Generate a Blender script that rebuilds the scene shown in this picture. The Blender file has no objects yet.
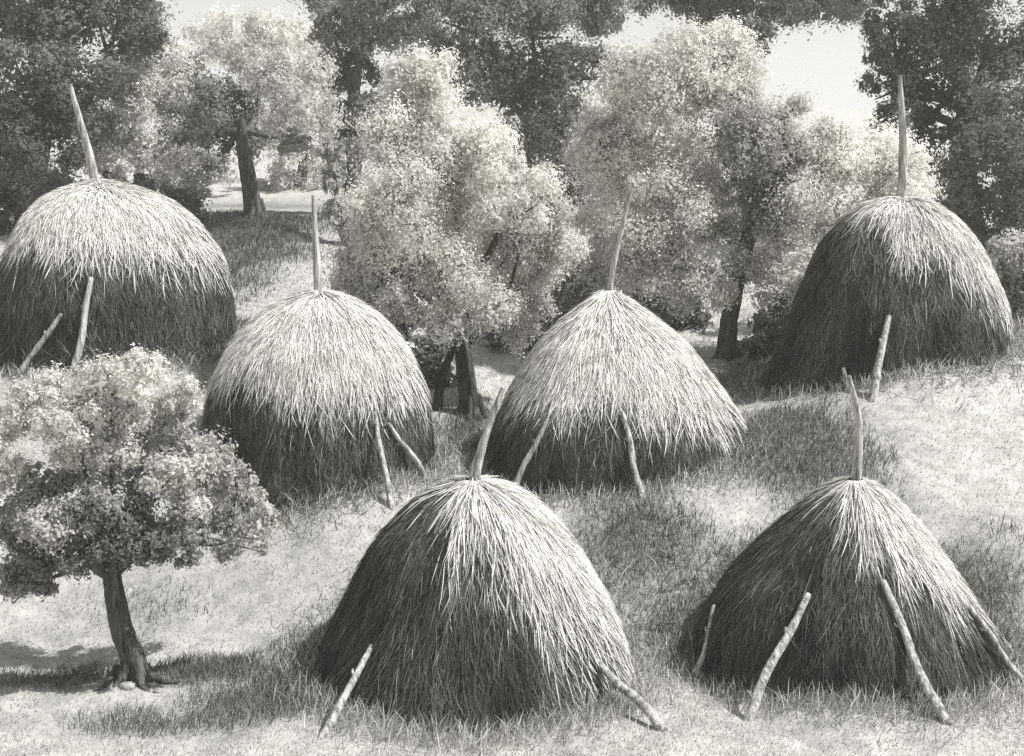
import bpy, math
import numpy as np
from mathutils import Vector

rng = np.random.default_rng(7)
SC = bpy.context.scene
COL = SC.collection

# ------------------------------------------------------------------ camera
W, H, FPX = 1024.0, 756.0, 1240.0
PITCH = math.radians(8.0)
CAMZ = 8.6
CP, SP = math.cos(PITCH), math.sin(PITCH)
cam_d = bpy.data.cameras.new('camera')
cam = bpy.data.objects.new('camera', cam_d)
COL.objects.link(cam)
cam.location = (0, 0, CAMZ)
cam.rotation_euler = (math.radians(90) - PITCH, 0, 0)
cam_d.sensor_fit = 'HORIZONTAL'
cam_d.sensor_width = 36
cam_d.lens = FPX / W * 36
cam_d.clip_end = 3000
SC.camera = cam


def ray(px, py):
    a = (np.asarray(px, float) - W / 2) / FPX
    b = (H / 2 - np.asarray(py, float)) / FPX
    return np.stack([a + 0 * b, CP + b * SP, -SP + b * CP], -1)   # per metre of depth


def at(px, py, d):
    return ray(px, py) * np.asarray(d, float)[..., None] + np.array([0, 0, CAMZ])


def on_plane(px, py, y):
    r = ray(px, py)
    return r * (y / r[..., 1])[..., None] + np.array([0, 0, CAMZ])


# ------------------------------------------------------------------ terrain
CTRL = [  # pixel x, pixel y, depth: the lie of the hillside read off the picture
    (-150, 756, 17.4), (100, 756, 17.2), (472, 756, 16.9), (850, 756, 17.0), (1200, 756, 17.2),
    (472, 728, 17.8), (473, 669, 20), (855, 660, 20.5), (305, 672, 20), (645, 677, 20), (690, 672, 20.4), (1005, 655, 20.4), (850, 697, 18.4), (130, 682, 19.3), (30, 688, 19.2), (660, 712, 18.4),
    (20, 652, 21.3), (20, 605, 22.5), (20, 560, 23.6), (230, 650, 21.2), (300, 560, 22.8), (250, 605, 22.3), (-150, 652, 21.3), (-150, 600, 22.6), (1150, 690, 18.5),
    (1020, 600, 20.8), (1010, 500, 24.0), (1000, 400, 27.8), (1160, 420, 27.5),
    (318, 492, 24.0), (205, 470, 26), (438, 466, 26), (600, 490, 24.5), (486, 470, 26.6), (748, 434, 26.6), (700, 470, 25.0), (650, 530, 22.9), (770, 440, 26.8),
    (440, 450, 26.8), (465, 416, 30.0), (764, 398, 31), (870, 382, 28.7), (935, 358, 29.0), (1012, 326, 31), (1100, 312, 33.0),
    (727, 356, 36.0), (110, 364, 29.8), (0, 350, 32), (234, 346, 32), (-100, 370, 29.6), (230, 295, 37.5), (300, 250, 44.0),
    (255, 219, 50.0), (100, 222, 50), (-200, 225, 50), (400, 300, 40.0), (560, 300, 42.0), (640, 290, 44),
    (1010, 275, 42), (900, 260, 46), (600, 225, 58), (1000, 222, 58), (250, 212, 62), (800, 222, 60),
    (1300, 225, 55), (512, 209, 78), (0, 209, 78), (1024, 209, 78),
]
_c = np.array(CTRL, float)
_P = at(_c[:, 0], _c[:, 1], _c[:, 2])
_XY, _Z = _P[:, :2], _P[:, 2]


def _tps(r2):
    return np.where(r2 > 1e-9, 0.5 * r2 * np.log(r2 + 1e-12), 0)


_n = len(_XY)
_K = _tps(((_XY[:, None] - _XY[None]) ** 2).sum(-1)) + np.eye(_n) * 1.2
_Q = np.concatenate([np.ones((_n, 1)), _XY], 1)
_A = np.block([[_K, _Q], [_Q.T, np.zeros((3, 3))]])
_w = np.linalg.solve(_A, np.concatenate([_Z, np.zeros(3)]))


def gz(x, y):
    """height of the ground"""
    x = np.asarray(x, float); y = np.asarray(y, float)
    shp = np.broadcast(x, y).shape
    x = np.broadcast_to(x, shp).ravel(); y = np.broadcast_to(y, shp).ravel()
    xc = np.clip(x, -24, 24); yc = np.clip(y, 14.5, 76)
    out = np.empty(x.size)
    for i in range(0, x.size, 20000):
        s = slice(i, i + 20000)
        r2 = (xc[s, None] - _XY[None, :, 0]) ** 2 + (yc[s, None] - _XY[None, :, 1]) ** 2
        out[s] = _tps(r2) @ _w[:_n] + _w[_n] + _w[_n + 1] * xc[s] + _w[_n + 2] * yc[s]
    b = (0.05 * np.sin(1.3 * x + 0.7 * y) + 0.04 * np.sin(2.1 * y - 0.9 * x + 1) + 0.025 * np.sin(3.7 * x + 1.9 * y + 2)
         + 0.02 * np.sin(5.1 * x - 3.3 * y))
    t = np.clip((y - 62) / 70, 0, 1)
    hill = (9 + 2.5 * np.sin(x * 0.045 + 1) + 1.2 * np.sin(x * 0.11)) * t * t * (3 - 2 * t)
    return (out + b + hill).reshape(shp)


def on_ground(px, py):
    r = ray(px, py)
    ds = np.arange(14, 90, 0.1)
    p = r[None] * ds[:, None] + np.array([0, 0, CAMZ])
    below = p[:, 2] < gz(p[:, 0], p[:, 1])
    k = int(np.argmax(below)) if below.any() else len(ds) - 1
    q = p[k].copy(); q[2] = gz(q[0], q[1])
    return q


# ------------------------------------------------------------------ materials (charcoal greys, faintly warm)
def grey(v):
    return (v, v * 0.985, v * 0.935, 1)


def mat(name, lo, hi, scale=6.0, stretch=(1, 1, 1), bump=0.3, rough=0.95, tone=False, detail=6, mid=(0.35, 0.65), bump_scale=None, trans=0.0):
    m = bpy.data.materials.new(name); m.use_nodes = True
    nt = m.node_tree; N = nt.nodes; L = nt.links
    bs = N['Principled BSDF']
    bs.inputs['Roughness'].default_value = rough
    bs.inputs['Specular IOR Level'].default_value = 0.12
    tc = N.new('ShaderNodeTexCoord')
    mp = N.new('ShaderNodeMapping'); mp.inputs['Scale'].default_value = stretch
    L.new(tc.outputs['Object'], mp.inputs['Vector'])
    nz = N.new('ShaderNodeTexNoise'); nz.inputs['Scale'].default_value = scale
    nz.inputs['Detail'].default_value = detail; nz.inputs['Roughness'].default_value = 0.65
    L.new(mp.outputs['Vector'], nz.inputs['Vector'])
    rp = N.new('ShaderNodeValToRGB')
    rp.color_ramp.elements[0].position = mid[0]; rp.color_ramp.elements[0].color = grey(lo)
    rp.color_ramp.elements[1].position = mid[1]; rp.color_ramp.elements[1].color = grey(hi)
    L.new(nz.outputs['Fac'], rp.inputs['Fac'])
    out = rp.outputs['Color']
    if tone:
        at_ = N.new('ShaderNodeAttribute'); at_.attribute_name = 'tone'
        mx = N.new('ShaderNodeMix'); mx.data_type = 'RGBA'; mx.blend_type = 'MULTIPLY'
        mx.inputs['Factor'].default_value = 1
        L.new(out, mx.inputs['A']); L.new(at_.outputs['Fac'], mx.inputs['B'])
        out = mx.outputs['Result']
    L.new(out, bs.inputs['Base Color'])
    if trans:
        tr_ = N.new('ShaderNodeBsdfTranslucent'); ms = N.new('ShaderNodeMixShader'); ms.inputs['Fac'].default_value = trans
        L.new(out, tr_.inputs['Color']); L.new(bs.outputs['BSDF'], ms.inputs[1]); L.new(tr_.outputs['BSDF'], ms.inputs[2])
        L.new(ms.outputs['Shader'], N['Material Output'].inputs['Surface'])
    if bump:
        n2 = N.new('ShaderNodeTexNoise'); n2.inputs['Scale'].default_value = bump_scale or scale * 3
        n2.inputs['Detail'].default_value = 5
        L.new(mp.outputs['Vector'], n2.inputs['Vector'])
        bp = N.new('ShaderNodeBump'); bp.inputs['Strength'].default_value = bump; bp.inputs['Distance'].default_value = 0.04
        L.new(n2.outputs['Fac'], bp.inputs['Height']); L.new(bp.outputs['Normal'], bs.inputs['Normal'])
    return m


M_GROUND = mat('meadow_ground', 0.34, 0.52, 3.0, tone=True, bump=0.6, bump_scale=14)
M_GRASS = mat('grass_blades', 0.40, 0.58, 0.6, bump=0, tone=True)
M_LONG = mat('long_shade_blades', 0.15, 0.27, 0.6, bump=0, tone=True)
M_CAP = mat('bleached_lit_hay', 0.58, 0.76, 1.2, bump=0, tone=True)  # bleached top hay, also the colour that paints the sunlit right flanks
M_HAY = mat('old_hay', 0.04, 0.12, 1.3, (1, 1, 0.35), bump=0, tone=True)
M_WOOD = mat('peeled_wood', 0.12, 0.62, 13, (1, 1, 0.14), bump=0.9, bump_scale=30)
M_BARK = mat('tree_bark', 0.02, 0.15, 11, (1, 1, 0.2), bump=1.0, bump_scale=16)
M_STONE = mat('pale_stone', 0.2, 0.4, 6, bump=0.6)
LEAF = {
    'pale': mat('pale_leaves', 0.70, 0.86, 0.5, bump=0, tone=True, trans=0.45),
    'mid': mat('mid_leaves', 0.25, 0.38, 0.6, bump=0, tone=True, trans=0.45),
    'dark': mat('dark_leaves', 0.15, 0.26, 0.5, bump=0, tone=True, trans=0.45),
    'fruit': mat('fruit_tree_leaves', 0.50, 0.70, 0.9, bump=0, tone=True, trans=0.45),
}


# ------------------------------------------------------------------ mesh helpers
def mesh_np(name, verts, faces, material, parent=None, tone=None, smooth=False):
    """verts (n,3), faces list of int arrays (m,k): one object"""
    me = bpy.data.meshes.new(name)
    verts = np.asarray(verts, np.float32)
    if not isinstance(faces, list):
        faces = [faces]
    faces = [np.asarray(f, np.int32) for f in faces if len(f)]
    nl = sum(f.size for f in faces); nf = sum(len(f) for f in faces)
    me.vertices.add(len(verts)); me.vertices.foreach_set('co', verts.ravel())
    me.loops.add(nl); me.loops.foreach_set('vertex_index', np.concatenate([f.ravel() for f in faces]))
    tot = np.concatenate([np.full(len(f), f.shape[1], np.int32) for f in faces])
    st = np.concatenate([[0], np.cumsum(tot)[:-1]]).astype(np.int32)
    me.polygons.add(nf); me.polygons.foreach_set('loop_start', st)
    me.polygons.foreach_set('loop_total', tot)
    if smooth is not False:
        me.polygons.foreach_set('use_smooth', np.ones(nf, bool) if smooth is True else np.asarray(smooth, bool))
    me.update(calc_edges=True)
    if tone is not None:
        a = me.attributes.new('tone', 'FLOAT', 'POINT')
        a.data.foreach_set('value', np.asarray(tone, np.float32))
    me.materials.append(material)
    o = bpy.data.objects.new(name, me)
    COL.objects.link(o)
    if parent:
        o.parent = parent
        o.matrix_parent_inverse = parent.matrix_basis.inverted()
    return o


class Acc:
    def __init__(s):
        s.v, s.t, s.f, s.sm, s.n = [], [], [], [], 0

    def add(s, v, f, tone=1.0, smooth=False):
        v = np.asarray(v, float)
        s.v.append(v); s.t.append(np.broadcast_to(np.asarray(tone, float), (len(v),)))
        s.f.append(np.asarray(f) + s.n); s.sm.append(np.full(len(f), smooth)); s.n += len(v)

    def build(s, name, material, parent=None):
        by = {}
        for f, sm in zip(s.f, s.sm):
            by.setdefault(f.shape[1], []).append((f, sm))
        fs, sms = [], []
        for k in by:
            fs.append(np.concatenate([q[0] for q in by[k]])); sms.append(np.concatenate([q[1] for q in by[k]]))
        return mesh_np(name, np.concatenate(s.v), fs, material, parent, np.concatenate(s.t), np.concatenate(sms))


def unit(v):
    return v / np.maximum(np.linalg.norm(v, axis=-1, keepdims=True), 1e-9)


def ribbons(P, wdir, w):
    """P (n,K,3) centre lines, wdir (n,3) or (n,K,3), w (n,K) half widths -> verts, quads"""
    n, K, _ = P.shape
    if wdir.ndim == 2:
        wdir = np.repeat(wdir[:, None], K, 1)
    v = np.stack([P - wdir * w[..., None], P + wdir * w[..., None]], 2).reshape(-1, 3)
    b = (np.arange(n) * 2 * K)[:, None] + (np.arange(K - 1) * 2)[None]
    f = np.stack([b, b + 1, b + 3, b + 2], -1).reshape(-1, 4)
    return v, f


def tube(acc, pts, rad, seg=10, rough=0.0, caps=True, tone=1.0, sub=5):
    """tapered wobbling tube through pts"""
    pts = np.asarray(pts, float); rad = np.asarray(rad, float)
    t = np.arange(len(pts)); tt = np.linspace(0, len(pts) - 1, (len(pts) - 1) * sub + 1)
    # catmull-rom
    pe = np.concatenate([[2 * pts[0] - pts[1]], pts, [2 * pts[-1] - pts[-2]]])
    i = np.minimum(tt.astype(int), len(pts) - 2); u = (tt - i)[:, None]
    p0, p1, p2, p3 = pe[i], pe[i + 1], pe[i + 2], pe[i + 3]
    C = 0.5 * (2 * p1 + (p2 - p0) * u + (2 * p0 - 5 * p1 + 4 * p2 - p3) * u ** 2 + (3 * p1 - p0 - 3 * p2 + p3) * u ** 3)
    R = np.interp(tt, t, rad)
    T = unit(np.gradient(C, axis=0))
    ref = np.where(np.abs(T[:, 1:2]) > 0.9, np.array([[1., 0, 0]]), np.array([[0., 1, 0]]))
    A = unit(np.cross(T, ref)); B = np.cross(T, A)
    th = np.arange(seg) / seg * 2 * np.pi
    rr = R[:, None] * (1 + rough * (rng.random((len(C), seg)) - 0.5) + rough * 0.9 * np.sin(3 * th + rng.random() * 6)[None])
    v = C[:, None] + rr[..., None] * (np.cos(th)[None, :, None] * A[:, None] + np.sin(th)[None, :, None] * B[:, None])
    n = len(C)
    idx = np.arange(n * seg).reshape(n, seg)
    f = np.stack([idx[:-1], np.roll(idx[:-1], -1, 1), np.roll(idx[1:], -1, 1), idx[1:]], -1).reshape(-1, 4)
    acc.add(v.reshape(-1, 3), f, tone, True)
    if caps:
        for r_, c in ((idx[0], C[0]), (idx[-1], C[-1])):
            vv = np.concatenate([v.reshape(-1, 3)[r_], [c]])
            acc.add(vv, np.stack([np.arange(seg), np.roll(np.arange(seg), -1), np.full(seg, seg)], -1), tone)
    return C


def tag(o, label=None, cat=None, group=None, kind=None):
    if label: o['label'] = label
    if cat: o['category'] = cat
    if group: o['group'] = group
    if kind: o['kind'] = kind
    return o


def empty(name, loc):
    o = bpy.data.objects.new(name, None)
    o.empty_display_size = 0.3
    o.location = Vector([float(q) for q in loc])
    COL.objects.link(o)
    bpy.context.view_layer.update()
    return o


# ------------------------------------------------------------------ ground sheet
def axis(lo, hi, step, far):
    a = list(np.arange(lo, hi + 1e-6, step))
    s = step; x = hi
    while x < far:
        s *= 1.35; x += s; a.append(x)
    s = step; x = lo
    while x > -far:
        s *= 1.35; x -= s; a.insert(0, x)
    return np.array(a)


PATCH = [  # patches of long darker grass, plus cast shadows painted into the sward: pixel x, y, half width px, half height px, strength
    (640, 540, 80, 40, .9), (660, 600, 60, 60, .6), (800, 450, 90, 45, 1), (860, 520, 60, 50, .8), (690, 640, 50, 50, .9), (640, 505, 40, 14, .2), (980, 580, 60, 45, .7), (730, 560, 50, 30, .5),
    (250, 705, 85, 26, .75), (150, 728, 110, 16, .6), (215, 670, 70, 9, 1), (290, 690, 60, 30, .9), (60, 680, 90, 14, .6), (255, 222, 80, 16, 1), (262, 207, 110, 6, 1), (270, 250, 60, 14, .8), (470, 430, 40, 30, .8), (740, 380, 40, 20, .7), (300, 520, 40, 40, .3),  # several here paint shadows cast by the leafy tree and stacks
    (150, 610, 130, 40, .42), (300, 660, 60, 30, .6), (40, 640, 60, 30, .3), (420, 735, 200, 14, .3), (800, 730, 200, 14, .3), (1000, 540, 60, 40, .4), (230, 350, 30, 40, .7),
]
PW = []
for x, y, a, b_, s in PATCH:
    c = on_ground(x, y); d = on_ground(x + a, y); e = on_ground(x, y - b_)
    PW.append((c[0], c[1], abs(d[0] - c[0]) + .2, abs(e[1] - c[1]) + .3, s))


def sward_shade(x, y):
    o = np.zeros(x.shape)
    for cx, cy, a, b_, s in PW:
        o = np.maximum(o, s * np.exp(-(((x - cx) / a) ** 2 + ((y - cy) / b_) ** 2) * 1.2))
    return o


gx = axis(-26, 26, 0.22, 900); gy = axis(12, 60, 0.22, 1200)
GX, GY = np.meshgrid(gx, gy)
gv = np.stack([GX, GY, gz(GX, GY)], -1).reshape(-1, 3)
gi = np.arange(gv.shape[0]).reshape(GX.shape)
gf = np.stack([gi[:-1, :-1], gi[:-1, 1:], gi[1:, 1:], gi[1:, :-1]], -1).reshape(-1, 4)
tag(mesh_np('ground', gv, gf, M_GROUND, smooth=True, tone=1 - 0.62 * sward_shade(gv[:, 0], gv[:, 1])), 'grassy hillside meadow rising away between the haystacks', kind='structure')  # turf tone darkens in the patches, painted cast shadows included


# ------------------------------------------------------------------ haystacks
def bumpy(n=7, lo=1, hi=7):
    k = rng.integers(lo, hi, n); q = rng.uniform(2, 14, n); ph = rng.uniform(0, 6.28, n)
    a = 1 / (1 + 0.4 * k)
    return lambda th, u: sum(a[i] * np.sin(k[i] * th + q[i] * u + ph[i]) for i in range(n)) / 2.2


STACKS_FOOT = []


def haystack(d, rows, apex, pole, cap_frac, cap_jit, label, cap_lit_side=0.0, n_body=48000, n_cap=30000, tilt=(0, 0), streak=0.1, fork=False, pole_r=0.085, rag=0.19):
    yc = at(np.array(apex[0]), np.array(apex[1]), d)[1]
    ap = on_plane(np.array(float(apex[0])), np.array(float(apex[1])), yc)
    rows = np.array(rows, float)
    L = on_plane(rows[:, 1], rows[:, 0], yc); R = on_plane(rows[:, 2], rows[:, 0], yc)
    zs = np.concatenate([[ap[2]], L[:, 2]])
    xl = np.concatenate([[ap[0] - 0.10], L[:, 0]]); xr = np.concatenate([[ap[0] + 0.10], R[:, 0]])
    # carry on below the ground
    zs = np.append(zs, zs[-1] - 1.6); xl = np.append(xl, xl[-1] - 0.2); xr = np.append(xr, xr[-1] + 0.2)
    arc = np.concatenate([[0], np.cumsum(np.hypot(np.diff(zs), np.diff(xr - xl) / 2))])
    tot = arc[-1]; arc /= tot
    # smooth the profile
    ug = np.linspace(0, 1, 80)

    def sm(a):
        g = np.interp(ug, arc, a)
        for _ in range(10):
            g[1:-1] = 0.25 * g[:-2] + 0.5 * g[1:-1] + 0.25 * g[2:]
        return g
    Zg, Lg, Rg = sm(zs), sm(xl), sm(xr)
    cxg = (np.interp(ug, arc, (xl + xr) / 2) * 0 + ap[0])
    nb0 = bumpy(); nb1 = bumpy(10, 5, 17)

    def nb(th, u):
        return nb0(th, u) + 0.55 * nb1(th, u)

    def surf(th, u, off=0.0):
        u = np.clip(u, 0, 1)
        z = np.interp(u, ug, Zg); rl = ap[0] - np.interp(u, ug, Lg); rr = np.interp(u, ug, Rg) - ap[0]
        c = np.cos(th); k = 0.5 + 0.5 * c
        r = rl * (1 - k) + rr * k
        r = r * (1 + 0.055 * nb(th, u)) + off
        ry = (rl + rr) / 2 * (1 + 0.055 * nb(th, u)) + off
        return np.stack([ap[0] + r * c, yc + ry * np.sin(th), z + 0.5 * off + 0.05 * nb(th + 2, u) * np.minimum(1, u * 5)], -1)

    def normal(th, u):
        e = 1e-2
        a = surf(th + e, u) - surf(th - e, u); b = surf(th, u + e) - surf(th, u - e)
        n = unit(np.cross(b, a))
        # outward
        p = surf(th, u); c = np.stack([0 * th + ap[0], 0 * th + yc, p[:, 2] - 0.8], -1)
        s = np.sign((n * (p - c)).sum(-1, keepdims=True)); s[s == 0] = 1
        return n * s, unit(a)

    root = empty('haystack', (ap[0], yc, gz(ap[0], yc)))
    tag(root, label, 'haystack', 'haystacks on the hillside')

    def strands(acc, th, u0, ln, w, lift, tone, K=5, drift=0.06, tipout=0.04):
        n = len(th)
        s = np.linspace(0, 1, K)
        U = u0[:, None] + (ln / tot)[:, None] * s
        TH = th[:, None] + (rng.normal(0, drift, n)[:, None]) * s + (rng.normal(0, drift * .4, n)[:, None]) * s ** 2
        p = surf(TH.ravel(), U.ravel()).reshape(n, K, 3)
        # below the profile's end just hang
        nn, tt = normal(th, np.minimum(u0, 0.97))
        o = lift[:, None] + (rng.random(n) * tipout)[:, None] * s ** 2 - 0.03 * (1 - s)
        p = p + nn[:, None] * o[..., None]
        wd = unit(tt + 0.5 * nn * rng.normal(0, 1, n)[:, None])
        ww = w[:, None] * np.array([0.6, 1, 1, 0.75, 0.12])[None] if K == 5 else w[:, None] * np.linspace(1, 0.15, K)[None]
        v, f = ribbons(p, wd, ww)
        acc.add(v, f, np.repeat(tone, 2 * K))

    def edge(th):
        """arc position where the bleached cap stops, lower on the flank painted sunlit"""
        return (cap_frac + cap_jit * (0.8 * eb(th, 0) + 0.5 * eb(th * 3.1, 1) + 0.6 * eb2(th * 9, 2)) + cap_lit_side * np.cos(th))  # cosine term carries the pale hay down the right: sunlight put into colour
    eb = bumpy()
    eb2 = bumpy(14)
    umax = 1 - 1.3 / tot
    # --- body: solid core plus strands of old hay
    acc = Acc()
    th = np.linspace(0, 2 * np.pi, 73)[:-1]; uu = np.linspace(0.0, 1, 50)
    TH, UU = np.meshgrid(th, uu)
    v = surf(TH.ravel(), UU.ravel(), -0.05)
    ii = np.arange(v.shape[0]).reshape(TH.shape)
    acc.add(v, np.stack([ii[:-1], np.roll(ii[:-1], -1, 1), np.roll(ii[1:], -1, 1), ii[1:]], -1).reshape(-1, 4), 0.75, True)
    # place by area
    def sample(n, lo, hi):
        u = rng.uniform(lo, hi, n * 3)
        r = np.interp(u, ug, Rg - Lg)
        keep = rng.random(len(u)) < r / r.max()
        u = u[keep][:n]
        return rng.uniform(0, 2 * np.pi, len(u)), u
    th, u = sample(n_body, 0.0, umax)
    n = len(u)
    tone = np.clip(rng.normal(0.95, 0.32, n), 0.3, 2.0)
    tone = np.where(rng.random(n) < streak, tone * 1.9, tone)
    tone *= 1 + 0.25 * nb(th * 2, u * 3)
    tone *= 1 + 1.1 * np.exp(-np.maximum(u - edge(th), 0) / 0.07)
    strands(acc, th, u, rng.uniform(0.2, 0.75, n), rng.uniform(0.0028, 0.0085, n) * yc / 20, rng.uniform(-0.03, 0.07, n), np.clip(tone, .25, 3.4))
    # wisps hanging over the foot
    m = n // 9
    th = rng.uniform(0, 2 * np.pi, m); u = rng.uniform(umax - 0.16, umax, m)
    strands(acc, th, u, rng.uniform(0.3, 0.9, m), rng.uniform(0.006, 0.016, m), rng.uniform(0.02, 0.14, m), np.clip(rng.normal(1.0, 0.4, m), .3, 2), tipout=0.25, drift=0.15)
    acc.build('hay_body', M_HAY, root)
    # --- cap: bleached outer layer, drawn longer on the right to paint the sunlit flank, ragged lower edge that overhangs the old hay
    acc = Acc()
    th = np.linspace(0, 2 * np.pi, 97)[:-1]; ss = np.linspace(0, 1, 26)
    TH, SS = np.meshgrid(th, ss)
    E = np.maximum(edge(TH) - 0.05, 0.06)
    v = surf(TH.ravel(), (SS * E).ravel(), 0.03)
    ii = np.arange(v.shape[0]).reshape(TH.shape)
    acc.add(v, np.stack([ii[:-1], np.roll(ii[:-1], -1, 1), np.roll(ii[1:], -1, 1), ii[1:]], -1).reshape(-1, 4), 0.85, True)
    th, u = sample(n_cap * 2, 0.0, min(umax, cap_frac + cap_jit + abs(cap_lit_side) + 0.1))
    k = u < np.maximum(edge(th), 0.06) + rng.normal(0, 0.03, len(u)) + rag * (0.6 + 0.4 * np.cos(th)) * rng.random(len(u)) ** 4 - 0.05  # fringe also runs longer on the side painted sunlit
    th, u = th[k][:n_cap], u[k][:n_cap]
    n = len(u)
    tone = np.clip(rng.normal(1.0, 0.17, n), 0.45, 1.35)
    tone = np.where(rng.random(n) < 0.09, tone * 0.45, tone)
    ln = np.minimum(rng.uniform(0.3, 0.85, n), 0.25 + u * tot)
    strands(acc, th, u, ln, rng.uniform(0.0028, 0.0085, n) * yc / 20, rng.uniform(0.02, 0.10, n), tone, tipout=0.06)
    acc.build('bleached_lit_cap', M_CAP, root)
    # --- the pole the stack is built around
    acc = Acc()
    pp = [on_plane(np.array(float(a)), np.array(float(b)), yc) for a, b in pole]
    dirv = unit(pp[0] - pp[1])
    pts = [pp[0] + dirv * 0.9] + pp
    rad = [pole_r * 1.15, pole_r] + list(np.linspace(pole_r * 0.95, pole_r * 0.42, len(pp) - 1))
    tube(acc, pts, rad, 10, 0.10)
    if fork:
        q = pp[-2] * 0.45 + pp[-1] * 0.55
        tube(acc, [q, q + np.array([-0.10, 0, 0.16]), q + np.array([-0.17, 0.03, 0.42])], [0.05, 0.04, 0.025], 8, 0.1)
    acc.build('centre_pole', M_WOOD, root)
    az = np.linspace(-np.pi, np.pi, 73); rho = []
    for a_ in az:
        q = surf(np.full(160, a_), np.linspace(0, 1, 160))
        k_ = int(np.argmax(q[:, 2] < gz(q[:, 0], q[:, 1]))) or 159
        rho.append(math.hypot(q[k_, 0] - ap[0], q[k_, 1] - yc))
    STACKS_FOOT.append((ap[0], yc, az, np.array(rho)))
    return dict(surf=surf, yc=yc, ap=ap, ug=ug, Zg=Zg)


SK = {}
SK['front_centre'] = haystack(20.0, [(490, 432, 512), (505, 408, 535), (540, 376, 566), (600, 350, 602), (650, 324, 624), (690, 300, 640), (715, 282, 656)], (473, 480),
    [(473, 488), (478, 462), (489, 425), (503, 388)], 0.17, 0.09, 'large foreground haystack at lower centre with pole leaning right and streaky pale top', cap_lit_side=0.25, n_body=60000, n_cap=24000, streak=0.16, rag=0.36)
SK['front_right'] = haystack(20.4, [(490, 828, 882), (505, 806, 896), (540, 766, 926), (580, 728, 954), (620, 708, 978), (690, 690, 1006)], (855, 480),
    [(856, 488), (858, 450), (858, 415), (849, 376)], 0.17, 0.06, 'foreground haystack at lower right with forked crooked pole and right side toned as sunlit', cap_lit_side=0.20, n_body=60000, n_cap=22000, fork=True)
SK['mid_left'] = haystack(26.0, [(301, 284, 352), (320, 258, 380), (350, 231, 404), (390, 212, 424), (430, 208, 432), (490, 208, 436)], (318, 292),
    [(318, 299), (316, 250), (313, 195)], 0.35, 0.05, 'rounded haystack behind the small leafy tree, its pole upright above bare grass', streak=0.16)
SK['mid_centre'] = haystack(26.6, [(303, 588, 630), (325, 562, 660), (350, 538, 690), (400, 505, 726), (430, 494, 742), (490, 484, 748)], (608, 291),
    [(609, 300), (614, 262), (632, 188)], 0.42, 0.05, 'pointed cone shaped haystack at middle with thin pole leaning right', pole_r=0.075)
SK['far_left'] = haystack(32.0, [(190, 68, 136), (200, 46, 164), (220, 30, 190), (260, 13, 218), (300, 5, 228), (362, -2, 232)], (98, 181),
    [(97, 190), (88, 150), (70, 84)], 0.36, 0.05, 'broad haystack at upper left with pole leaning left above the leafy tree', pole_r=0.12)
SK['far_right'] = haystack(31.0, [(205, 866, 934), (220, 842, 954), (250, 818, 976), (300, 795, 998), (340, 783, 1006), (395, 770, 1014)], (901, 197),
    [(901, 205), (903, 150), (900, 75)], 0.28, 0.05, 'tall haystack at upper right in front of dark trees with upright pale pole', cap_lit_side=0.15, pole_r=0.11)


# ------------------------------------------------------------------ prop poles leaning on the stacks
def prop(stack, top, foot, label, r=0.06, mid=None):
    f = on_ground(*foot)
    s = SK[stack]
    a_ = np.full(200, math.atan2(f[1] - s['yc'], f[0] - s['ap'][0])); q_ = s['surf'](a_, np.linspace(0, 1, 200))
    for _ in range(60):
        a_[:] = math.atan2(f[1] - s['yc'], f[0] - s['ap'][0]); q_ = s['surf'](a_, np.linspace(0, 1, 200))
        rho = np.interp(-f[2], -q_[:, 2], np.hypot(q_[:, 0] - s['ap'][0], q_[:, 1] - s['yc']))
        if math.hypot(f[1] - s['yc'], f[0] - s['ap'][0]) > rho + 0.3: break
        f[1] -= 0.05; f[2] = gz(f[0], f[1])
    # top touches the stack: nearest surface point on the pixel ray
    rr = ray(np.array(float(top[0])), np.array(float(top[1])))
    th = np.linspace(np.pi, 2 * np.pi, 300); u = np.linspace(0.05, 1, 300)
    TH, U = np.meshgrid(th, u)
    P = s['surf'](TH.ravel(), U.ravel(), 0.08)
    q = P - np.array([0, 0, CAMZ])
    t = (q @ rr) / (rr @ rr)
    dist = np.linalg.norm(q - t[:, None] * rr[None], axis=1)
    k = int(np.argmin(dist + 0.02 * t))
    tp = P[k]
    d = unit(tp - f)
    side = unit(np.cross(d, np.array([0, 1., 0])))
    m1 = f + (tp - f) * 0.35 + side * rng.normal(0, 0.04); m2 = f + (tp - f) * 0.7 + side * rng.normal(0, 0.03)
    acc = Acc()
    root_pts = [f - d * 0.12, f + d * 0.1, m1, m2, tp, tp + d * 0.12]
    tube(acc, root_pts, [r * 1.15, r * 1.1, r, r * 0.9, r * 0.75, r * 0.6], 9, 0.14)
    k1 = m2 + side * r * 0.6
    tube(acc, [m2, k1 + side * 0.03 + d * 0.03, k1 + side * 0.05 + d * 0.08], [r * 0.5, r * 0.4, r * 0.25], 7, 0.1)
    o = acc.build('prop_pole', M_WOOD)
    bpy.context.view_layer.update()
    tag(o, label, 'prop pole', 'wooden poles leaning on the haystacks')


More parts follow.
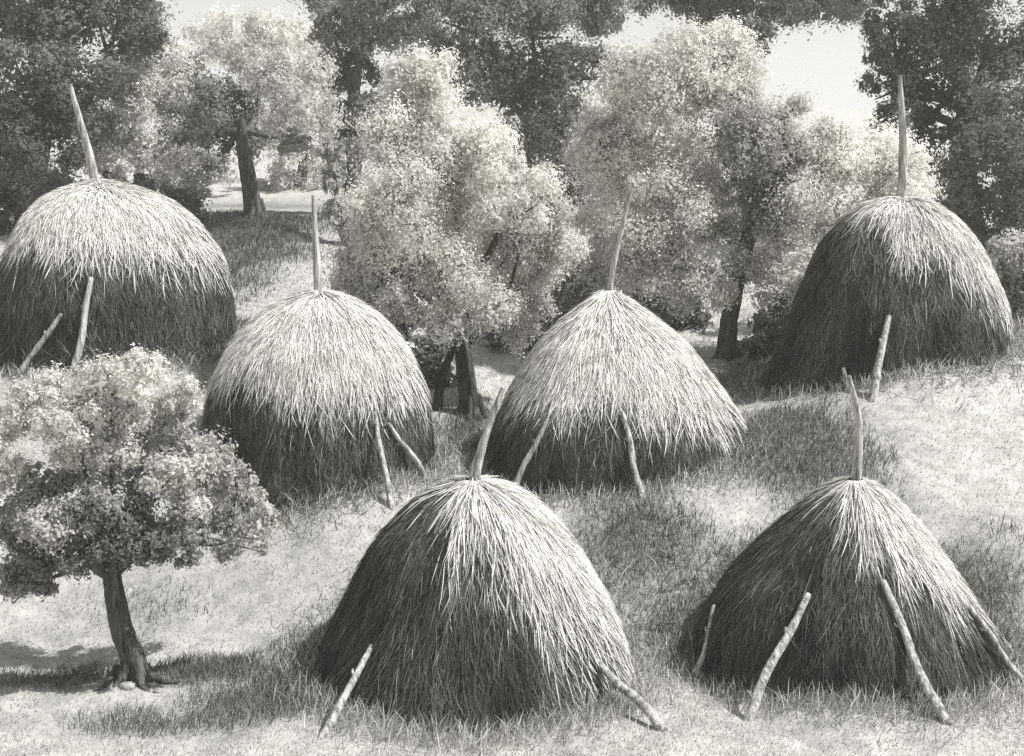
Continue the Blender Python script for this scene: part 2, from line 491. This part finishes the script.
prop('front_centre', (368, 652), (323, 738), 'pole leaning on the left foot of the large lower centre haystack')
prop('front_centre', (600, 664), (664, 731), 'thick pole leaning on the right foot of the large lower centre haystack', 0.07)
prop('front_right', (806, 600), (748, 722), 'long pale pole propped on the front left of the lower right haystack', 0.07)
prop('front_right', (886, 588), (945, 722), 'long pole propped on the front right of the lower right haystack', 0.065)
prop('front_right', (968, 606), (1000, 650), 'short pole at the far right edge of the lower right haystack', 0.05)
prop('front_right', (712, 612), (686, 656), 'short pale pole on the far left edge of the lower right haystack', 0.045)
prop('mid_left', (376, 418), (391, 506), 'dark near vertical pole, left of the pair on the rounded haystack behind the leafy tree', 0.055)
prop('mid_left', (391, 428), (427, 482), 'slanting pole, right of the pair on the rounded haystack behind the leafy tree', 0.06)
prop('mid_centre', (546, 424), (513, 491), 'pole slanting left on the front of the pointed middle haystack', 0.06)
prop('mid_centre', (624, 417), (639, 483), 'pole near the right front of the pointed middle haystack', 0.06)
prop('far_left', (58, 318), (37, 361), 'short slanting pole at lower left of the upper left haystack', 0.07)
prop('far_left', (90, 282), (93, 354), 'upright pole on the front of the upper left haystack', 0.08)
prop('far_right', (888, 320), (873, 401), 'single pole propped on the front of the upper right haystack', 0.09)


# ------------------------------------------------------------------ trees
def leaves_into(acc, clumps, size, per, flat=0.9, tvar=0.11):
    """clumps: (centre(3), radius, tone, count weight)"""
    for c, r, tone, wgt in clumps:
        n = max(12, int(3.4 * per * wgt * r * r))
        d = unit(rng.normal(0, 1, (n, 3)))
        rad = r * (1 - 0.75 * rng.random(n) ** 2.2) * (1 + 0.17 * rng.normal(0, 1, n))
        p = c + d * rad[:, None] * np.array([1, 1, flat])
        p = p + 0.20 * r * np.sin(p[:, [1, 2, 0]] * (2.6 / r) + np.array([0.3, 1.7, 4.1])) + 0.10 * r * np.sin(p[:, [2, 0, 1]] * (7.0 / r) + 1.1)
        nrm = unit(d + np.array([0, 0, 0.25]) + 0.33 * rng.normal(0, 1, (n, 3)))
        a = unit(np.cross(nrm, rng.normal(0, 1, (n, 3)))); b = np.cross(nrm, a)
        s = size * rng.uniform(0.45, 1.7, n)[:, None]
        v = np.stack([p - a * s * 0.5, p + b * s * 0.30 + nrm * s * 0.07, p + a * s * 0.55, p - b * s * 0.30 + nrm * s * 0.07], 1).reshape(-1, 3)
        f = np.arange(n * 4).reshape(n, 4)
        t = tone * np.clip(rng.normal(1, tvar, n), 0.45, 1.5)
        acc.add(v, f, np.repeat(t, 4))
        # loose twigs of leaves past the outline
        for _ in range(max(2, int(7 * r / 0.6))):
            q = unit(rng.normal(0, 1, 3)); m = max(5, int(n * 0.012))
            tt_ = rng.random(m)[:, None]
            p = c + q * r * (0.9 + 0.5 * tt_) + rng.normal(0, 0.07 * r, (m, 3))
            nrm = unit(q + np.array([0, 0, .3]) + 0.6 * rng.normal(0, 1, (m, 3))); a = unit(np.cross(nrm, rng.normal(0, 1, (m, 3)))); b = np.cross(nrm, a)
            s = size * rng.uniform(0.6, 1.2, m)[:, None]
            v = np.stack([p - a * s * .5, p + b * s * .3, p + a * s * .5, p - b * s * .3], 1).reshape(-1, 3)
            acc.add(v, np.arange(m * 4).reshape(m, 4), np.repeat(tone * np.clip(rng.normal(1, tvar, m), .4, 1.4), 4))
        # big inner leaf sprays
        m = max(10, int(n * 0.10))
        p = c + unit(rng.normal(0, 1, (m, 3))) * (r * 0.72 * rng.random(m) ** 0.4)[:, None] * np.array([1, 1, flat])
        nrm = unit(p - c + 0.4 * r * rng.normal(0, 1, (m, 3))); a = unit(np.cross(nrm, rng.normal(0, 1, (m, 3)))); b = np.cross(nrm, a)
        s = size * 3.2 * rng.uniform(0.6, 1.2, m)[:, None]
        v = np.stack([p - a * s * .5, p + b * s * .4, p + a * s * .5, p - b * s * .4], 1).reshape(-1, 3)
        acc.add(v, np.arange(m * 4).reshape(m, 4), np.repeat(tone * np.clip(rng.normal(.9, tvar, m), .4, 1.4), 4))


def crown_clumps(spec, d, depth_spread, k=9, sub=0.48):
    """spec: (px, py, radius px, tone) main masses -> main plus smaller masses over each one's surface"""
    out = []; mains = []
    for s in spec:
        px, py, rp, tone = s[:4]
        dd = s[4] if len(s) > 4 else d + rng.normal(0, depth_spread)
        c = at(np.array(float(px)), np.array(float(py)), np.array(dd)); r = rp * d / FPX
        mains.append((c, r))
        out.append((c, r * 0.8, tone * 0.95, 0.8))
        for _ in range(k):
            q = unit(rng.normal(0, 1, 3)); q[1] = -abs(q[1]) if rng.random() < 0.65 else q[1]
            rr = r * sub * rng.uniform(0.55, 1.15)
            out.append((c + q * r * rng.uniform(0.62, 0.95) * np.array([1, 1, 0.92]), rr, tone * rng.uniform(0.85, 1.15), 1.0))
    return out, mains


def tree(name, label, d, foot, spec, leaf, size_px=4.5, per=900, trunk=None, tr=0.25, spread=0.8, k=9, limbs=6, group='trees behind the haystacks', roots=5, extra=None, cat='tree'):
    if foot[1] is None:
        x = at(np.array(float(foot[0])), np.array(200.), np.array(d)); b = np.array([x[0], x[1], gz(x[0], x[1])])
    else:
        b = on_ground(*foot); d = (b[1] / ray(np.array(float(foot[0])), np.array(float(foot[1])))[1])
    root = empty(name, b)
    tag(root, label, cat, group)
    cl, mains = crown_clumps(spec, d, spread, k)
    acc = Acc()
    if trunk:
        pts = [b - np.array([0, 0, 0.25])] + [on_plane(np.array(float(a)), np.array(float(c)), b[1]) for a, c in trunk]
    else:
        low = min(m[0][2] - m[1] * .3 for m in mains); cx = np.mean([m[0] for m in mains], 0)
        top = np.array([cx[0], cx[1], max(low + 0.5, cx[2])])
        pts = [b - np.array([0, 0, 0.3]), b * 0.6 + top * 0.4 + rng.normal(0, 0.15, 3), top]
    nP = len(pts)
    rad = tr * np.linspace(1.0, 0.55, nP); rad[0] *= 1.4
    if nP > 2: rad[1] *= 1.0
    C = tube(acc, pts, rad, 30, 0.20)
    tip = C[-1]
    order = sorted(mains, key=lambda m: np.linalg.norm(m[0] - tip))[:limbs]
    for c, r in order:
        st = C[int(len(C) * rng.uniform(0.72, 0.98))]
        mid = st * 0.5 + c * 0.5 + np.array([0, 0, -0.12 * np.linalg.norm(c - st)]) + rng.normal(0, 0.06, 3) * np.linalg.norm(c - st)
        l = tr * rng.uniform(0.38, 0.52)
        tube(acc, [st, mid, c], [l, l * 0.7, l * 0.3], 8, 0.15)
        for _ in range(3):
            e = c + unit(rng.normal(0, 1, 3)) * r * 0.9
            tube(acc, [mid * .4 + c * .6, (mid * .4 + c * .6 + e) / 2 + rng.normal(0, 0.08, 3), e], [l * .4, l * .25, l * .08], 6, 0.1, caps=False)
    for i in range(roots):
        a = i / max(1, roots) * 2 * np.pi + rng.uniform(-.3, .3)
        e = b + np.array([np.cos(a), np.sin(a), 0]) * tr * rng.uniform(2.2, 3.7)
        m_ = b + np.array([np.cos(a), np.sin(a), 0]) * tr * 1.2
        e[2] = gz(e[0], e[1]) - 0.10; m_[2] = gz(m_[0], m_[1]) + tr * 0.22
        tube(acc, [b + np.array([np.cos(a) * .4 * tr, np.sin(a) * .4 * tr, tr * 2.0]), m_, e], [tr * .5, tr * .36, tr * .10], 8, 0.18)
    if extra: extra(acc, b, C)
    acc.build('trunk', M_BARK, root)
    acc = Acc()
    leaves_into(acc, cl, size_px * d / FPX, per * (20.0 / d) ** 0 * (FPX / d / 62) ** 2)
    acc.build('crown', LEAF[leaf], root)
    return root


# the small leafy tree in front
rng = np.random.default_rng(21)
def fruit_extra(acc, b, C):
    P = lambda x, y, dy=0: on_plane(np.array(float(x)), np.array(float(y)), b[1] + dy)
    for pts, r in [
        ([(118, 575), (80, 545), (45, 535), (15, 515)], .07), ([(120, 570), (150, 545), (190, 530), (222, 520)], .075),
        ([(112, 560), (95, 510), (80, 450)], .08), ([(114, 556), (130, 500), (150, 440)], .085), ([(113, 552), (112, 480), (110, 410)], .07),
        ([(60, 575), (35, 585), (12, 604)], .03), ([(95, 556), (60, 575), (30, 580)], .045), ([(180, 540), (215, 545), (240, 535)], .035),
        ([(200, 535), (235, 545), (262, 552)], .02), ([(235, 545), (255, 520), (250, 500)], .016),
    ]:
        q = [P(x, y, rng.normal(0, 0.15)) for x, y in pts]
        tube(acc, q, np.linspace(r, r * 0.3, len(q)), 8, 0.16)
    for pts, r in [([(138, 670), (158, 684), (178, 686)], .06), ([(122, 674), (108, 688), (94, 694)], .06)]:
        q = []
        for x, y in pts:
            g = on_ground(x, y); q.append(g + np.array([0, 0, 0.03]))
        q[0] = q[0] + np.array([0, 0, 0.2])
        tube(acc, q, [r, r * .8, r * .3], 8, 0.2)


tree('leafy_tree', 'small leafy tree with curved dark trunk and bare roots at lower left', 19.5, (134, 682), [
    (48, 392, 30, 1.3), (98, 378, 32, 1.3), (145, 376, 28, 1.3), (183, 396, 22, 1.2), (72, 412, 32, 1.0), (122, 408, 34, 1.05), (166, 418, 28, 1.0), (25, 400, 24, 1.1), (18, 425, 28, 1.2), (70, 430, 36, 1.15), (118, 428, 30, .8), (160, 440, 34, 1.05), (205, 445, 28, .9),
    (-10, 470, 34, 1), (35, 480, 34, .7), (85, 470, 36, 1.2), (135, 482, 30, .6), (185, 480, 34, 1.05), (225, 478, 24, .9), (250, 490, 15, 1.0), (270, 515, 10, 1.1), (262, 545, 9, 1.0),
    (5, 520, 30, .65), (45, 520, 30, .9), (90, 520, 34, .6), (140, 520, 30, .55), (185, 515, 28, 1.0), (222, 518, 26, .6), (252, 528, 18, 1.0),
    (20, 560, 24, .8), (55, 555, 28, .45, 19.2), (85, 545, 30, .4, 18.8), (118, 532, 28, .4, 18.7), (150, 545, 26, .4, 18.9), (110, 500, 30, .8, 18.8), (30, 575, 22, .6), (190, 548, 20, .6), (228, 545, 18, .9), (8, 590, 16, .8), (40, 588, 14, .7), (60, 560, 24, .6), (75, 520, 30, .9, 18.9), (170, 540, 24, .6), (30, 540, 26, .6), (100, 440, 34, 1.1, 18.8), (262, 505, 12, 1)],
    'fruit', 3.3, 1150, [(136, 668), (122, 628), (114, 585), (110, 552)], 0.20, 0.5, 7, 4, 'trees on the hillside', 6, fruit_extra)

# behind the stacks
rng = np.random.default_rng(5)
def fork_extra(acc, b, C):
    P = lambda x, y, dy=0: on_plane(np.array(float(x)), np.array(float(y)), b[1] + dy)
    tube(acc, [P(436, 424, .1), P(440, 385, .1), P(452, 350, .1), P(462, 330)], [.15, .11, .09, .07], 9, .15)
    tube(acc, [P(462, 352), P(480, 330), P(505, 300), P(520, 250)], [.1, .08, .06, .03], 9, .15)
    tube(acc, [P(460, 335), P(440, 300), P(415, 250)], [.09, .07, .03], 9, .15)


G = 'trees behind the haystacks'
tree('broadleaf_tree', 'tall pale tree with forked dark trunk between the rounded and the pointed haystack', 30, (472, 418), [
    (425, 80, 40, 1.05), (435, 120, 40, 1.05), (410, 110, 38, 1.0), (400, 150, 52, 1.0), (460, 160, 50, 1.1), (395, 205, 50, 1.0), (455, 215, 55, 1.1), (515, 200, 48, 1.05), (492, 152, 32, 1.1), (540, 215, 34, .95), (385, 250, 45, .95),
    (440, 265, 48, 1.0), (500, 262, 50, 1.0), (400, 300, 38, .92), (470, 300, 40, .95), (520, 310, 36, .95), (545, 255, 36, 1.0), (370, 285, 34, .95)],
    'pale', 2.7, 1900, [(470, 405), (466, 365), (460, 330), (452, 280)], 0.26, 0.9, 9, 8, G, 4, fork_extra)
tree('broadleaf_tree', 'wide spreading pale tree with leaning dark trunk between the pointed and upper right haystacks', 36, (728, 357), [
    
    (655, 85, 50, 1.05), (705, 68, 50, 1.15), (670, 50, 34, 1.1), (722, 52, 32, 1.15), (615, 150, 52, 1.0), (680, 145, 60, 1.05), (745, 130, 50, .7), (785, 135, 36, .95), (800, 150, 46, 1.1), (850, 165, 50, 1.15), (900, 185, 38, 1.1),
    (610, 215, 46, 1.0), (660, 215, 52, 1.02), (720, 205, 48, .95), (775, 200, 44, .95), (835, 220, 42, 1.0), (765, 128, 24, .42, 34.6), (780, 160, 24, .38, 34.4), (755, 188, 22, .42, 34.4), (738, 100, 20, .7, 34.6), (722, 72, 18, 1.0, 34.8), (757, 222, 18, .5, 34.4), (592, 155, 34, 1.0), (628, 110, 34, 1.0), (880, 150, 36, 1.2), (650, 270, 44, .92), (700, 275, 38, 1.0), (770, 265, 40, 1.0), (600, 265, 38, .95), (805, 280, 32, .95)],
    'pale', 2.6, 1750, [(727, 345), (733, 300), (748, 240), (766, 180), (770, 130)], 0.27, 1.2, 9, 9, G, 4)
tree('broadleaf_tree', 'grey tree with dark straight trunk on the rise behind the upper left haystack', 50, (256, 219), [
    (130, 95, 36, 1.0), (165, 80, 34, .85), (122, 145, 36, 1.0), (165, 150, 34, .95), (200, 170, 28, .8), (205, 85, 32, .42), (222, 115, 36, .36), (250, 130, 32, .45),
    (285, 105, 34, .75), (305, 75, 30, 1.0), (195, 125, 32, .42), (262, 75, 30, .8), (230, 50, 28, .9), (290, 135, 24, .6), (322, 110, 24, .9), (275, 40, 28, 1.0)],
    'pale', 2.6, 1250, [(254, 205), (248, 170), (244, 145), (240, 120)], 0.38, 1.2, 9, 7, G, 4)
tree('dark_tree', 'massive dark tree filling the upper left corner behind the leaning pole', 46, (30, None), [
    (20, 30, 50, 1.0), (70, 25, 50, 1.1), (120, 20, 46, 1.2), (30, 85, 50, .95), (80, 80, 46, .9), (15, 140, 48, .8), (65, 130, 44, .75), (105, 130, 26, .9), (20, 190, 44, .8), (60, 185, 38, .8),
    (-40, 60, 60, 1), (-40, 150, 60, 1), (150, 45, 28, 1.2), (90, -30, 60, 1.1), (20, -40, 60, 1), (-10, 230, 40, .9)],
    'dark', 2.9, 1150, None, 0.5, 1.5, 9, 8, G, 0)
tree('dark_tree', 'dark tree standing at upper right directly behind the pale upright pole', 47, (975, None), [
    (890, 25, 30, 1.0), (935, 30, 48, 1.0), (990, 40, 50, 1.25), (895, 75, 34, .85), (890, 120, 20, .8), (940, 90, 48, .8), (1000, 100, 48, 1.1), (925, 140, 32, .85), (975, 155, 50, 1.0), (1030, 160, 46, 1.2),
    (960, 205, 28, 1.0), (1000, 215, 36, 1.1), (1060, 70, 60, 1.2), (1060, 190, 50, 1.2), (960, -30, 60, 1), (1020, -30, 50, 1.2), (880, -20, 30, 1.0)],
    'dark', 2.9, 1150, None, 0.5, 1.3, 9, 8, G, 0)
tree('dark_tree', 'dark tree seen above the gap between the two pale crowns at top centre', 56, (540, None), [
    (470, 20, 40, 1.6), (530, 15, 44, 1.5), (590, 10, 36, 1.6), (480, 70, 36, 1.2), (530, 65, 42, 1.1), (580, 70, 32, 1.1), (500, 95, 26, 1.0), (555, 120, 32, .9), (535, 140, 30, .9), (560, 165, 30, .9), (545, 190, 30, 1.0), (580, 210, 32, 1.3), (450, 60, 28, 1.9), (430, 40, 28, 2.2), (530, -30, 60, 1.5), (440, -10, 40, 1.7), (600, -20, 40, 1.6), (550, 250, 36, 1.3)],
    'dark', 2.9, 1150, None, 0.5, 1.2, 9, 7, G, 0)
tree('dark_tree', 'slim dark tree left of the tall pale tree, its top cut by the picture edge', 54, (358, None), [
    (330, 25, 28, 1.6), (365, 30, 30, 1.5), (350, 75, 30, 1.2), (345, 120, 26, 1.1), (368, 110, 24, 1.2), (350, 160, 22, 1.3), (330, -20, 40, 1.6), (375, -20, 40, 1.6), (330, 70, 18, 1.5), (360, 200, 26, 1.3), (400, 30, 26, 1.9)],
    'dark', 2.9, 1150, None, 0.4, 1.0, 9, 6, G, 0)
tree('dark_tree', 'distant dark tree whose lowest sprays hang into the bright sky gap at upper right', 60, (745, None), [
    (700, 5, 26, 1.2), (735, 15, 26, 1.0), (755, 38, 20, .9), (775, 10, 28, 1.1), (825, 8, 24, 1.3), (850, 12, 24, 1.3), (760, -30, 60, 1), (840, -30, 50, 1.2), (690, -30, 50, 1.2), (650, -10, 30, 1.6)],
    'dark', 2.9, 1150, [(692, 150), (696, 60), (704, -20)], 0.4, 1.0, 9, 2, G, 0)


for lab, px_, dd_, sp_ in [
    ('pale hazy tree far behind, left of the dark straight trunk on the rise', 190, 74, [(185, 60, 30, 1), (215, 40, 30, 1.05), (160, 110, 26, 1), (200, 110, 30, 1), (190, 160, 28, .9), (165, 175, 22, .8), (215, 165, 24, .9)]),
    ('pale hazy tree far behind, right of the dark straight trunk on the rise', 300, 78, [(300, 45, 30, 1.1), (260, 40, 28, 1.1), (325, 100, 28, 1), (290, 150, 30, 1), (320, 165, 26, .9), (275, 180, 22, .85), (310, 190, 22, .8), (335, 60, 20, 1)]),
    ('pale hazy tree far behind the bright gap beside the upper right dark tree', 835, 80, [(862, 140, 24, 1.15), (850, 155, 26, 1.1), (820, 150, 26, 1), (840, 190, 26, .9)])]:
    tree('broadleaf_tree', lab, dd_, (px_, None), sp_, 'pale', 2.6, 1000, None, 0.3, 1.0, 8, 3, G, 0)


# shrubs under and between the trees
def shrub(label, foot, spec, leaf, k=8, size_px=4.0, per=850):
    b = on_ground(*foot)
    d = b[1] / ray(np.array(float(foot[0])), np.array(float(foot[1])))[1]
    root = empty('shrub', b); tag(root, label, 'shrub', 'shrubs below the trees')
    cl, mains = crown_clumps(spec, d, 0.35, k)
    acc = Acc()
    for c, r in mains:
        for _ in range(2):
            e = c + unit(rng.normal(0, 1, 3)) * r * 0.5
            s = b + rng.normal(0, 0.12, 3) * np.array([1, 1, 0]) - np.array([0, 0, 0.1])
            tube(acc, [s, (s + e) / 2 + np.array([0, 0, 0.1]), e], [0.05, 0.035, 0.012], 6, 0.15, caps=False)
    acc.build('stem', M_BARK, root)
    acc = Acc(); leaves_into(acc, cl, size_px * d / FPX, per * (FPX / d / 62) ** 2)
    acc.build('foliage', LEAF[leaf], root)


shrub('grey shrub in the gap directly behind the right shoulder of the rounded haystack', (385, 335), [(360, 270, 24, .9), (385, 300, 28, .8), (375, 325, 22, .7), (405, 330, 22, .9), (365, 250, 16, 1.1)], 'mid')
shrub('grey shrub at the left foot of the pointed haystack beside the forked trunk', (440, 380), [(425, 355, 24, 1.1), (440, 375, 18, .9), (418, 380, 18, .9), (440, 340, 18, 1.2)], 'mid')
shrub('low shrub left of the pointed haystack tip under the tall pale tree', (530, 352), [(510, 335, 26, .9), (540, 320, 28, .9), (500, 360, 20, .7), (565, 300, 24, 1.0)], 'mid')
shrub('shrub behind the right slope of the pointed haystack', (670, 335), [(650, 300, 28, .9), (680, 315, 26, .8), (640, 280, 22, 1.0), (700, 330, 18, .8)], 'mid')
shrub('low dark shrub between the leaning trunk and the upper right haystack', (775, 350), [(765, 325, 22, .9), (790, 310, 22, .9), (775, 345, 16, .7), (755, 345, 14, .8)], 'mid')
shrub('pale shrub at the right edge behind the upper right haystack', (1005, 320), [(1005, 260, 26, 1.3), (1030, 270, 30, 1.2), (1020, 300, 28, 1.0), (995, 295, 20, 1.1)], 'mid')
shrub('dark low shrub touching the right rim of the upper left haystack', (165, 225), [(140, 190, 18, .7), (165, 200, 20, .6), (190, 212, 18, .7), (115, 185, 14, .8)], 'mid')
shrub('pale shrub beside the tip of the upright pole on the rounded haystack', (345, 245), [(340, 215, 20, 1.4), (355, 235, 20, 1.2), (335, 180, 16, 1.6), (330, 150, 14, 1.7)], 'mid')


# ------------------------------------------------------------------ stones by the leafy tree roots
def stone(px, py, r, label):
    g = on_ground(px, py)
    n, m = 14, 9
    th = np.arange(n) / n * 2 * np.pi; ph = np.linspace(0.05, np.pi - 0.05, m)
    T, Pp = np.meshgrid(th, ph)
    nb = bumpy()
    rr = r * (1 + 0.30 * nb(T, Pp) + 0.10 * nb(T * 3, Pp * 3))
    v = np.stack([rr * np.sin(Pp) * np.cos(T) * 1.25, rr * np.sin(Pp) * np.sin(T), rr * np.cos(Pp) * 0.72], -1).reshape(-1, 3) + g + np.array([0, 0, r * 0.15])
    ii = np.arange(n * m).reshape(m, n)
    f = np.stack([ii[:-1], np.roll(ii[:-1], -1, 1), np.roll(ii[1:], -1, 1), ii[1:]], -1).reshape(-1, 4)
    o = mesh_np('stone', v, [f, ii[:1], ii[-1:, ::-1]], M_STONE, smooth=True)
    tag(o, label, 'stone', 'stones among the tree roots')


stone(127, 690, 0.10, 'largest pale rounded stone below the trunk of the small leafy tree')
stone(152, 687, 0.07, 'small pale stone right of the small leafy tree trunk beside a root')
stone(158, 693, 0.055, 'tiny stone lowest on the right among the small leafy tree roots')


# ------------------------------------------------------------------ grass
def blades(name, n, hlo, hhi, w, material, label, want, ylo=15.5, yhi=52):
    y = ylo + (yhi - ylo) * rng.random(n * 3) ** 1.7
    x = (rng.random(n * 3) - 0.5) * 2 * (y * 0.47 + 1.0)
    k = rng.random(n * 3) < want(x, y)
    x, y = x[k][:n], y[k][:n]
    n = len(x)
    z = gz(x, y)
    hgt = rng.uniform(hlo, hhi, n) * (0.7 + 0.3 * y / 20)
    lean = rng.normal(0, 0.35, (n, 2)) * hgt[:, None] + np.array([0.10, 0]) * hgt[:, None]
    s = np.array([0, 0.5, 1.0])
    P = np.stack([x[:, None] + lean[:, :1] * s ** 1.6, y[:, None] + lean[:, 1:] * s ** 1.6, z[:, None] - 0.02 + hgt[:, None] * (s - 0.15 * s ** 2)], -1)
    ang = rng.uniform(0, np.pi, n)
    wd = np.stack([np.cos(ang), np.sin(ang) * .6, 0 * ang], -1)
    ww = (w * (y / 20) * rng.uniform(.6, 1.3, n))[:, None] * np.array([1, .8, .1])
    v, f = ribbons(P, wd, ww)
    t = np.clip(rng.normal(1, .2, n), .4, 1.5) * (1 - 0.25 * sward_shade(x, y))
    o = mesh_np(name, v, f, material, tone=np.repeat(t, 6))
    tag(o, label, 'grass', kind='stuff')


blades('meadow_grass', 230000, 0.03, 0.10, 0.008, M_GRASS, 'short pale meadow grass covering the slope', lambda x, y: 1 - 0.75 * sward_shade(x, y))
blades('long_shade_grass', 170000, 0.10, 0.28, 0.008, M_LONG, 'longer dark grass in patches between the haystacks, some standing for cast shadows', lambda x, y: np.clip((sward_shade(x, y) - .3) * 2, 0, 1))


def foot_want(x, y):
    o = np.zeros(x.shape)
    for cx, cy, az, rho in STACKS_FOOT:
        dd = np.hypot(x - cx, y - cy) - np.interp(np.arctan2(y - cy, x - cx), az, rho)
        o = np.maximum(o, np.exp(-((dd - 0.12) / np.where(dd > .12, 0.5, 0.2)) ** 2))
    return o


blades('stubble_grass', 42000, 0.14, 0.42, 0.009, M_GRASS, 'pale tufts of uncut grass round the feet of the haystacks', foot_want, yhi=36)

n = 22000
ks = rng.integers(0, 6, n)
A_ = rng.uniform(0, 2 * np.pi, n)
A_ = (A_ + np.pi) % (2 * np.pi) - np.pi
sx = np.array([q[0] for q in STACKS_FOOT])[ks]; sy = np.array([q[1] for q in STACKS_FOOT])[ks]
rr_ = np.array([np.interp(a, STACKS_FOOT[k][2], STACKS_FOOT[k][3]) for a, k in zip(A_, ks)]) - 0.05 + np.abs(rng.normal(0, 0.42, n))
x = sx + rr_ * np.cos(A_); y = sy + rr_ * np.sin(A_)
aa = rng.uniform(0, np.pi, n); ln = rng.uniform(0.08, 0.30, n)
s_ = np.array([-.5, 0, .5])
xx = x[:, None] + np.cos(aa)[:, None] * ln[:, None] * s_; yy = y[:, None] + np.sin(aa)[:, None] * ln[:, None] * s_
zz = gz(xx, yy) + 0.02 + rng.random((n, 1)) * 0.10 + rng.normal(0, .25, (n, 1)) * ln[:, None] * s_
wd = np.stack([-np.sin(aa), np.cos(aa), 0.4 + 0 * aa], -1)
v, f = ribbons(np.stack([xx, yy, zz], -1), unit(wd), (rng.uniform(.004, .009, n) * y / 20)[:, None] * np.array([.5, 1, .4]))
tag(mesh_np('loose_hay', v, f, M_HAY, tone=np.repeat(np.clip(rng.normal(1.9, .7, n), .5, 3.2), 6)), 'loose hay fallen on the grass round the haystack feet', 'hay', kind='stuff')

# ------------------------------------------------------------------ light, sky, view
AZ = np.array([0.98, -0.14]); EL = math.radians(54)
sv = Vector((AZ[0] * math.cos(EL), AZ[1] * math.cos(EL), math.sin(EL)))
sd = bpy.data.lights.new('sun', 'SUN'); sd.energy = 3.4; sd.angle = math.radians(0.6); sd.color = (1, 0.995, 0.98)
so = bpy.data.objects.new('sun', sd); COL.objects.link(so)
so.rotation_euler = sv.to_track_quat('Z', 'Y').to_euler(); so.location = (30, -20, 50)

w = bpy.data.worlds.new('World'); SC.world = w; w.use_nodes = True
nt = w.node_tree
bg = nt.nodes['Background']; bg.inputs['Strength'].default_value = 0.115
sky = nt.nodes.new('ShaderNodeTexSky'); sky.sky_type = 'NISHITA'; sky.sun_disc = False
sky.sun_elevation = EL; sky.sun_rotation = math.atan2(AZ[0], AZ[1]); sky.dust_density = 1.0; sky.air_density = 1.0
hs = nt.nodes.new('ShaderNodeRGBToBW')
tint = nt.nodes.new('ShaderNodeMix'); tint.data_type = 'RGBA'; tint.blend_type = 'MULTIPLY'; tint.inputs['Factor'].default_value = 1
tint.inputs['B'].default_value = (1, 0.998, 0.975, 1)
nt.links.new(sky.outputs['Color'], hs.inputs['Color']); nt.links.new(hs.outputs['Val'], tint.inputs['A'])
nt.links.new(tint.outputs['Result'], bg.inputs['Color'])

# air: a closed box of thin even haze round camera, hillside and trees
hm = bpy.data.materials.new('pale_haze'); hm.use_nodes = True
hn = hm.node_tree; hn.nodes.remove(hn.nodes['Principled BSDF'])
pv = hn.nodes.new('ShaderNodeVolumePrincipled'); pv.inputs['Density'].default_value = 0.0013; pv.inputs['Color'].default_value = grey(0.95)
hn.links.new(pv.outputs['Volume'], hn.nodes['Material Output'].inputs['Volume'])
zlo = float(gv[:, 2].min()) - 1.0; zhi = 34.0
hx0, hx1 = float(gx.min()) - 5, float(gx.max()) + 5; hy0, hy1 = float(gy.min()) - 5, float(gy.max()) + 5
hv = np.array([(x, y, z) for z in (zlo, zhi) for x, y in ((hx0, hy0), (hx1, hy0), (hx1, hy1), (hx0, hy1))])
ho = mesh_np('haze', hv, np.array([(3, 2, 1, 0), (4, 5, 6, 7), (0, 1, 5, 4), (1, 2, 6, 5), (2, 3, 7, 6), (3, 0, 4, 7)]), hm)
tag(ho, 'faint pale haze softening the far trees', kind='stuff')
SC.view_settings.view_transform = 'Standard'; SC.view_settings.look = 'None'
SC.view_settings.gamma = 1; SC.view_settings.use_curve_mapping = False
SC.view_settings.exposure = 0.88
SC.cycles.max_bounces = 5
SC.cycles.use_denoising = False
